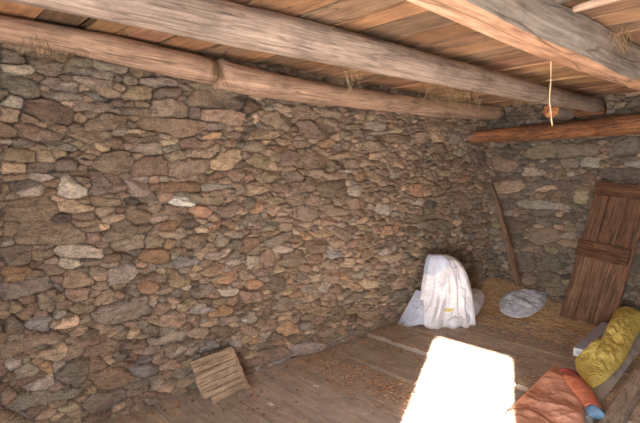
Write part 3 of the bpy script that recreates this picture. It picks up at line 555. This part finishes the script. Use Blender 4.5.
# ------------------------------------------------------------------ silver plastic
SILV, nt, b = newmat('crumpled_silver_plastic', .22, .8)
tc = nd(nt, 'ShaderNodeTexCoord'); n_ = noise(nt, tc.outputs['Object'], 12, 4); c_ = ramp(nt, n_.outputs[0], [(.3, s2l((196, 204, 222))), (.7, s2l((236, 240, 248)))])
nt.links.new(c_.outputs[0], b.inputs['Base Color']); vo = nd(nt, 'ShaderNodeTexVoronoi'); vo.inputs['Scale'].default_value = 10; nt.links.new(tc.outputs['Object'], vo.inputs['Vector'])
bumpn(nt, b, vo.outputs['Distance'], .35, .03)
HZ = .07
o = star('plastic_bag', [tuple(G(x, y, .05+(318-y)/28*.10)) for x, y in ((500, 311), (499, 301), (504, 294), (516, 291), (530, 290), (545, 290), (547, 296), (545, 305), (538, 311), (530, 316), (516, 318), (506, 315))], SILV, .05, 14, None, None, .04, 6, sm=1)
tag(o, 'crumpled silver-grey plastic bag lying on the straw in front of the back wall', 'bag')

# ------------------------------------------------------------------ sleeping corner at lower right
MATG = cloth_mat('grey_mat_fabric', (192, 186, 180), (160, 154, 148), .9, 7, .3)
TIMB = wood_mat('grey_timber', [(160, 148, 136), (188, 174, 160), (202, 190, 176)], 1, 12, 2.2, .85)
o = star('sleeping_mat', [tuple(G(x, y, .03)) for x, y in ((548, 375), (566, 362), (590, 338), (612, 322), (640, 318), (655, 330), (640, 352), (618, 380), (596, 412), (588, 440), (545, 430))], MATG, .035, 8, None, None, .012, 6, 120, 26, 5)
tag(o, 'flat grey sleeping mat lying on the boards under the yellow cloth', 'mat')
a = G(603, 425, 0); b = G(650, 352, 0); d = (b-a)/np.linalg.norm(b-a); nrm = np.array([d[1], -d[0], 0])
a = a-d*.6; Lt = np.linalg.norm(b-a)+.5
mb = MB(); mb.box((0, 0, 0), (.11, Lt, .075), None, .012)
o = mb.build('timber', TIMB, None, False, (a[0], a[1], .006), (0, 0, math.atan2(d[1], d[0])-math.pi/2)); tag(o, 'grey squared timber lying on the floor along the right side of the mat', 'timber')
# grey box
BOXG = plain('grey_carton', (178, 186, 208), .6, .3, 0, .08); BOXW = plain('white_carton_end', (222, 222, 224), .6, .3, 0, .05)
a = G(579, 357, .065); b = G(604, 333, .065); d = (b-a)/np.linalg.norm(b-a); Lb = np.linalg.norm(b-a)+.12
bx = empty('carton', (a[0], a[1], .066), 'long narrow grey carton with a white end sticking out from under the yellow cloth', 'box'); bx.rotation_euler = (0, 0, math.atan2(d[1], d[0])-math.pi/2)
mb = MB(); mb.box((-.046, .004, 0), (.046, Lb, .066), None, .005); mb.build('body', BOXG, bx)
mb = MB(); mb.box((-.044, 0, .002), (.044, .006, .064), None, .002); e_ = mb.build('end_flap', BOXW, bx); e_['label'] = 'white end flap'
mb = MB(); mb.box((-.022, -.002, .020), (.020, .001, .044)); e_ = mb.build('printed_mark', BOXG, bx)
# yellow cloth
YELC = cloth_mat('yellow_cloth', (232, 212, 124), (208, 186, 94), .85, 7, .55, crs=14)
o = star('yellow_cloth', [tuple(G(x, y, z)) for x, y, z in ((575, 360, .1), (582, 351, .15), (594, 352, .17), (600, 341, .18), (607, 327, .2), (612, 317, .2), (617, 308, .22), (628, 306, .22), (641, 312, .2), (643, 326, .12), (634, 340, .09), (624, 362, .075), (605, 382, .072), (593, 389, .072), (584, 381, .075), (576, 369, .08))],
         YELC, .065, 5, .068, None, .026, 11, 140, 40, 3, None, (math.radians(20), .6), 2)
tag(o, 'crumpled yellow cloth spread along the grey mat at the right edge', 'cloth')
# jacket
JACK = cloth_mat('coral_cloth', (218, 164, 140), (198, 142, 118), .9, 6, .3); SLV = cloth_mat('orange_red_cloth', (200, 126, 96), (180, 106, 78), .9, 6, .4); JDARK = cloth_mat('red_collar', (150, 70, 60), (120, 52, 46)); CUFF = cloth_mat('blue_cuff', (120, 150, 178), (92, 120, 150))
o = star('jacket', [tuple(G(x, y, z)) for x, y, z in ((492, 432, .01), (503, 417, .012), (521, 398, .02), (540, 379, .04), (554, 366, .07), (562, 369, .09), (572, 375, .10), (579, 387, .10), (583, 400, .09), (585, 425, .08), (580, 455, .05), (540, 475, .02), (500, 460, .01))],
         JACK, .045, 31, .006, None, .016, 8, 130, 36, 7, None, (math.radians(75), .5), 3)
tag(o, 'coral pink jacket thrown down beside the sunlit patch with one sleeve out', 'jacket')
j = o
ps = [G(568, 377, .13), G(577, 384, .13), G(586, 396, .125), G(593, 408, .11)]
v, f = sweep(resample(ps, 26), np.interp(np.linspace(0, 1, 26), [0, .25, .6, 1], [.045, .062, .056, .044])*(1+.05*np.sin(np.arange(26)*2.1)+.03*np.sin(np.arange(26)*3.7)), 20, .06, 3, .62); e_ = mesh('sleeve', v, f, SLV, j, True); e_['label'] = 'orange-red sleeve'
ps = [G(593, 408, .11), G(597.5, 416, .095)]
v, f = sweep(resample(ps, 6), [.040, .046, .047, .046, .044, .036], 18, .05, 4, .62); e_ = mesh('cuff', v, f, CUFF, j, True); e_['label'] = 'pale blue cuff'
ps = [G(561, 370, .14), G(567, 370, .15), G(573, 372, .155), G(578, 377, .145)]
v, f = sweep(resample(ps, 10), [.017]*10, 10, .1, 5, .7); e_ = mesh('collar', v, f, JDARK, j, True); e_['label'] = 'dark red collar'

# ------------------------------------------------------------------ straw and litter
def straw_mat(name, c1, c2):
    m, nt, b = newmat(name, .8, .2); at = nd(nt, 'ShaderNodeAttribute', attribute_name='Col'); nt.links.new(at.outputs['Color'], b.inputs['Base Color']); return m
STRAW = straw_mat('straw', 0, 0)
SC = [s2l(c) for c in ((214, 182, 138), (188, 152, 110), (226, 198, 156), (160, 124, 88), (204, 168, 122))]
def strands(name, pts, L, w, spread_up, r, droop=0.0, cols=SC):
    """many loose stalks as thin three-sided bars"""
    V = []; Fc = []; K = []
    for p in pts:
        a = r.uniform(0, 2*math.pi); l = L*r.uniform(.4, 1.2); up = r.normal(0, spread_up)
        d = np.array([math.cos(a), math.sin(a), up]); d /= np.linalg.norm(d); s = np.array([-math.sin(a), math.cos(a), 0])*w*r.uniform(.6, 1.2); h = np.array([0, 0, w*.8])
        bend = r.normal(0, .15)*l
        q = [p-d*l/2, p+s/np.linalg.norm(s)*bend, p+d*l/2]
        b0 = len(V); col = cols[r.randint(len(cols))]
        for c in q: V += [c-s, c+s, c+h]; K += [col]*3
        for i in (0, 3): 
            for k in range(3): Fc.append((b0+i+k, b0+i+(k+1) % 3, b0+i+3+(k+1) % 3, b0+i+3+k))
    o = mesh(name, V, Fc, STRAW); vcol(o, np.array(K)); return o
def hay_h(x, y):
    d = (y-4.75)/.9; e = np.clip(d, 0, 1); e = e*e*(3-2*e)
    side = np.clip(1-(x-1.5)/.6, 0, 1)
    return (.045+.17*np.exp(-(((x-.15)/.5)**2)))*e*side
xs = np.linspace(.0, 2.1, 90); yy = np.linspace(4.5, YB, 60); X, Y = np.meshgrid(xs, yy, indexing='ij')
Z = hay_h(X, Y)+.012*fbm2(X, Y, 12, 3, 3)*np.clip(hay_h(X, Y)*30, 0, 1)-.012*(1-np.clip(hay_h(X, Y)*60, 0, 1))
idx = np.arange(X.size).reshape(X.shape); fq = np.stack([idx[:-1, :-1], idx[1:, :-1], idx[1:, 1:], idx[:-1, 1:]], -1).reshape(-1, 4)
HAYB = plain('matted_straw', (180, 144, 106), .95, .1, 0, .45, 60)
v = np.stack([X.ravel(), Y.ravel(), Z.ravel()], 1); n0 = len(v)
hb = mesh('straw_heap', v, fq, HAYB, None, True); tag(hb, 'trodden straw heaped along the foot of the back wall and in the corner', 'straw', None, 'stuff')
r = np.random.RandomState(8); pts = []
while len(pts) < 5200:
    x, y = r.uniform(.02, 2.0), r.uniform(4.4, YB-.03)
    h = hay_h(x, y)
    if h < .004 and r.rand() < .75: continue
    pts.append(np.array([x, y, max(h, .008)+r.uniform(0, .012)]))
o = strands('straw_stalks', pts, .13, .0026, .14, r); o['kind'] = 'stuff'; o.parent = hb; 
# thinner litter over the boards
pts = []
while len(pts) < 2600:
    x, y = r.uniform(.08, 2.4), r.uniform(1.0, 4.9)
    k = .15+.5*math.exp(-((y-2.6)/.25)**2)+.5*math.exp(-((y-3.9)/.5)**2)+.9*math.exp(-((y-4.6)/.45)**2)*math.exp(-((x-1.0)/.7)**2)+.4*math.exp(-((x-.1)/.12)**2)
    if r.rand() > k: continue
    pts.append(np.array([x, y, .012+(.026 if 3.3 < y+.035*x < 3.75 else 0)]))
o = strands('straw_litter', pts, .07, .0016, .03, r); tag(o, 'loose straw stalks scattered thinly over the floor boards', 'straw', None, 'stuff')
CH = [s2l(c) for c in ((176, 136, 108), (150, 112, 86), (190, 150, 120), (128, 98, 80))]
V = []; Fc = []; K = []
for i in range(4200):
    while True:
        x, y = r.uniform(.06, 2.3), r.uniform(.9, 4.6)
        k = .05+.8*math.exp(-((y-2.55-.04*x)/.16)**2)+.35*math.exp(-((y-1.75)/.2)**2)*math.exp(-((x-.3)/.4)**2)+.5*math.exp(-((x-.08)/.09)**2)+.5*math.exp(-((y-3.3)/.12)**2)
        if r.rand() < k: break
    s = .003+.016*r.rand()**3; a = r.uniform(0, 6.28); c, sn = math.cos(a)*s, math.sin(a)*s; z = .009+(.027 if 3.3 < y+.035*x < 3.75 else 0); b0 = len(V); t = r.normal(0, .004)
    V += [(x-c, y-sn, z), (x+sn*.5, y-c*.5, z+.003+t), (x+c, y+sn, z+.001), (x-sn*.5, y+c*.5, z+.005), (x, y, z-.006)]; K += [CH[r.randint(4)]]*5
    Fc += [(b0, b0+1, b0+2, b0+3), (b0, b0+4, b0+1), (b0+1, b0+4, b0+2), (b0+2, b0+4, b0+3), (b0+3, b0+4, b0)]
o = mesh('wood_chips', V, Fc, STRAW); vcol(o, np.array(K)); tag(o, 'rusty brown wood chips and crumbs strewn over the floor boards', 'chips', None, 'stuff')
PAPER = plain('white_scrap', (226, 218, 206), .8, .2, 0, .05)
for x, y, s, lab in ((316, 386, .022, 'whitish wood splinter on the floor boards'), (388, 332, .014, 'tiny white scrap on the floor near the foot of the white sheet'), (271, 404, .022, 'pale scrap on the floor board right of the slatted board')):
    p = G(x, y, .012); mb = MB(); mb.box((-s, -s*.45, 0), (s, s*.45, .006), None, .002); o = mb.build('scrap', PAPER, None, False, (p[0], p[1], .009), (0, .05, r.uniform(0, 3))); tag(o, lab, 'scrap')
# hanging straw wisps
def wisp(px, py, plane, val, n, L, spread, label):
    c = hit(px, py, plane, val); V = []; Fc = []; K = []
    for i in range(n):
        p = c+np.array([r.normal(0, spread*.5), r.normal(0, spread), r.uniform(-.01, .03)])
        l = L*r.uniform(.3, 1.0); a = r.uniform(0, 6.28); d = np.array([math.cos(a)*.45, math.sin(a)*.45, -1])*l
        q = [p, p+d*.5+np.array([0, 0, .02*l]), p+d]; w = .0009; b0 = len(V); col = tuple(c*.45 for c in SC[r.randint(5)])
        for k, e in enumerate(q):
            V += [e+np.array([w, 0, 0]), e+np.array([-w*.5, w, 0]), e+np.array([-w*.5, -w, 0])]; K += [col]*3
        for i2 in (0, 3):
            for k in range(3): Fc.append((b0+i2+k, b0+i2+(k+1) % 3, b0+i2+3+(k+1) % 3, b0+i2+3+k))
    o = mesh('straw_wisp', V, Fc, STRAW); vcol(o, np.array(K)); return tag(o, label, 'straw', 'straw wisps caught in the roof timbers', 'stuff')
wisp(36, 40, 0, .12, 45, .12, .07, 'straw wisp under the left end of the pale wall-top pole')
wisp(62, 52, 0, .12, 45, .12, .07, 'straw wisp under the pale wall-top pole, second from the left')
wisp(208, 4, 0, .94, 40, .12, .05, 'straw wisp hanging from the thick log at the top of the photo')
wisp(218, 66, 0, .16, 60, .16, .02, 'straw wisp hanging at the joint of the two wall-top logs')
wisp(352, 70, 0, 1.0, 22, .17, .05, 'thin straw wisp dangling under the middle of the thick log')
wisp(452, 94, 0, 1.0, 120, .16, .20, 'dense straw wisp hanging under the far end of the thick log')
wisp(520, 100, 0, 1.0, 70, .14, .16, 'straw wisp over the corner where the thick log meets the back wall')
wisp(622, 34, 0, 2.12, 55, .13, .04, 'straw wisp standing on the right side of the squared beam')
# hanging string
TW = plain('pale_twine', (214, 190, 150), .9, .1)
a = hit(551, 59, 2, 2.085); b = a+np.array([.01, .02, -.335])
v, f = sweep(resample([a, a+np.array([.004, 0, -.1]), a+np.array([-.006, .01, -.2]), b], 14), [.0032]*14, 6, .1, 2); o = mesh('hanging_string', v, f, TW, None, True)
tag(o, 'pale string hanging straight down from the squared beam', 'string')

# ------------------------------------------------------------------ light
sd = Vector((-2.39, 4.78, -1.95)).normalized()
sun = bpy.data.lights.new('sun', 'SUN'); sun.energy = 190; sun.angle = math.radians(.9); sun.color = (1, .97, .92)
so = bpy.data.objects.new('sun', sun); C.objects.link(so); so.rotation_mode = 'QUATERNION'; so.rotation_quaternion = sd.to_track_quat('-Z', 'Y'); so.location = (6, -8, 6)
al = bpy.data.lights.new('doorway_daylight', 'AREA'); al.shape = 'RECTANGLE'; al.size = DX1-DX0-.02; al.size_y = DZ-.05; al.energy = 235; al.color = (.95, .98, 1)
ao = bpy.data.objects.new('doorway_daylight', al); C.objects.link(ao); ao.location = ((DX0+DX1)/2, YF-.10, DZ/2); ao.rotation_euler = (math.radians(90), 0, 0)
w = bpy.data.worlds.new('sky'); bpy.context.scene.world = w; w.use_nodes = True
bg = w.node_tree.nodes['Background']; bg.inputs[0].default_value = (.72, .86, 1, 1); bg.inputs[1].default_value = 8.0
vs = bpy.context.scene.view_settings; vs.view_transform = 'Standard'; vs.look = 'None'; vs.exposure = 0.08; vs.gamma = 1.0; vs.use_curve_mapping = False
bpy.context.scene.cycles.use_denoising = True
bpy.context.scene.cycles.max_bounces = 10; bpy.context.scene.cycles.diffuse_bounces = 6
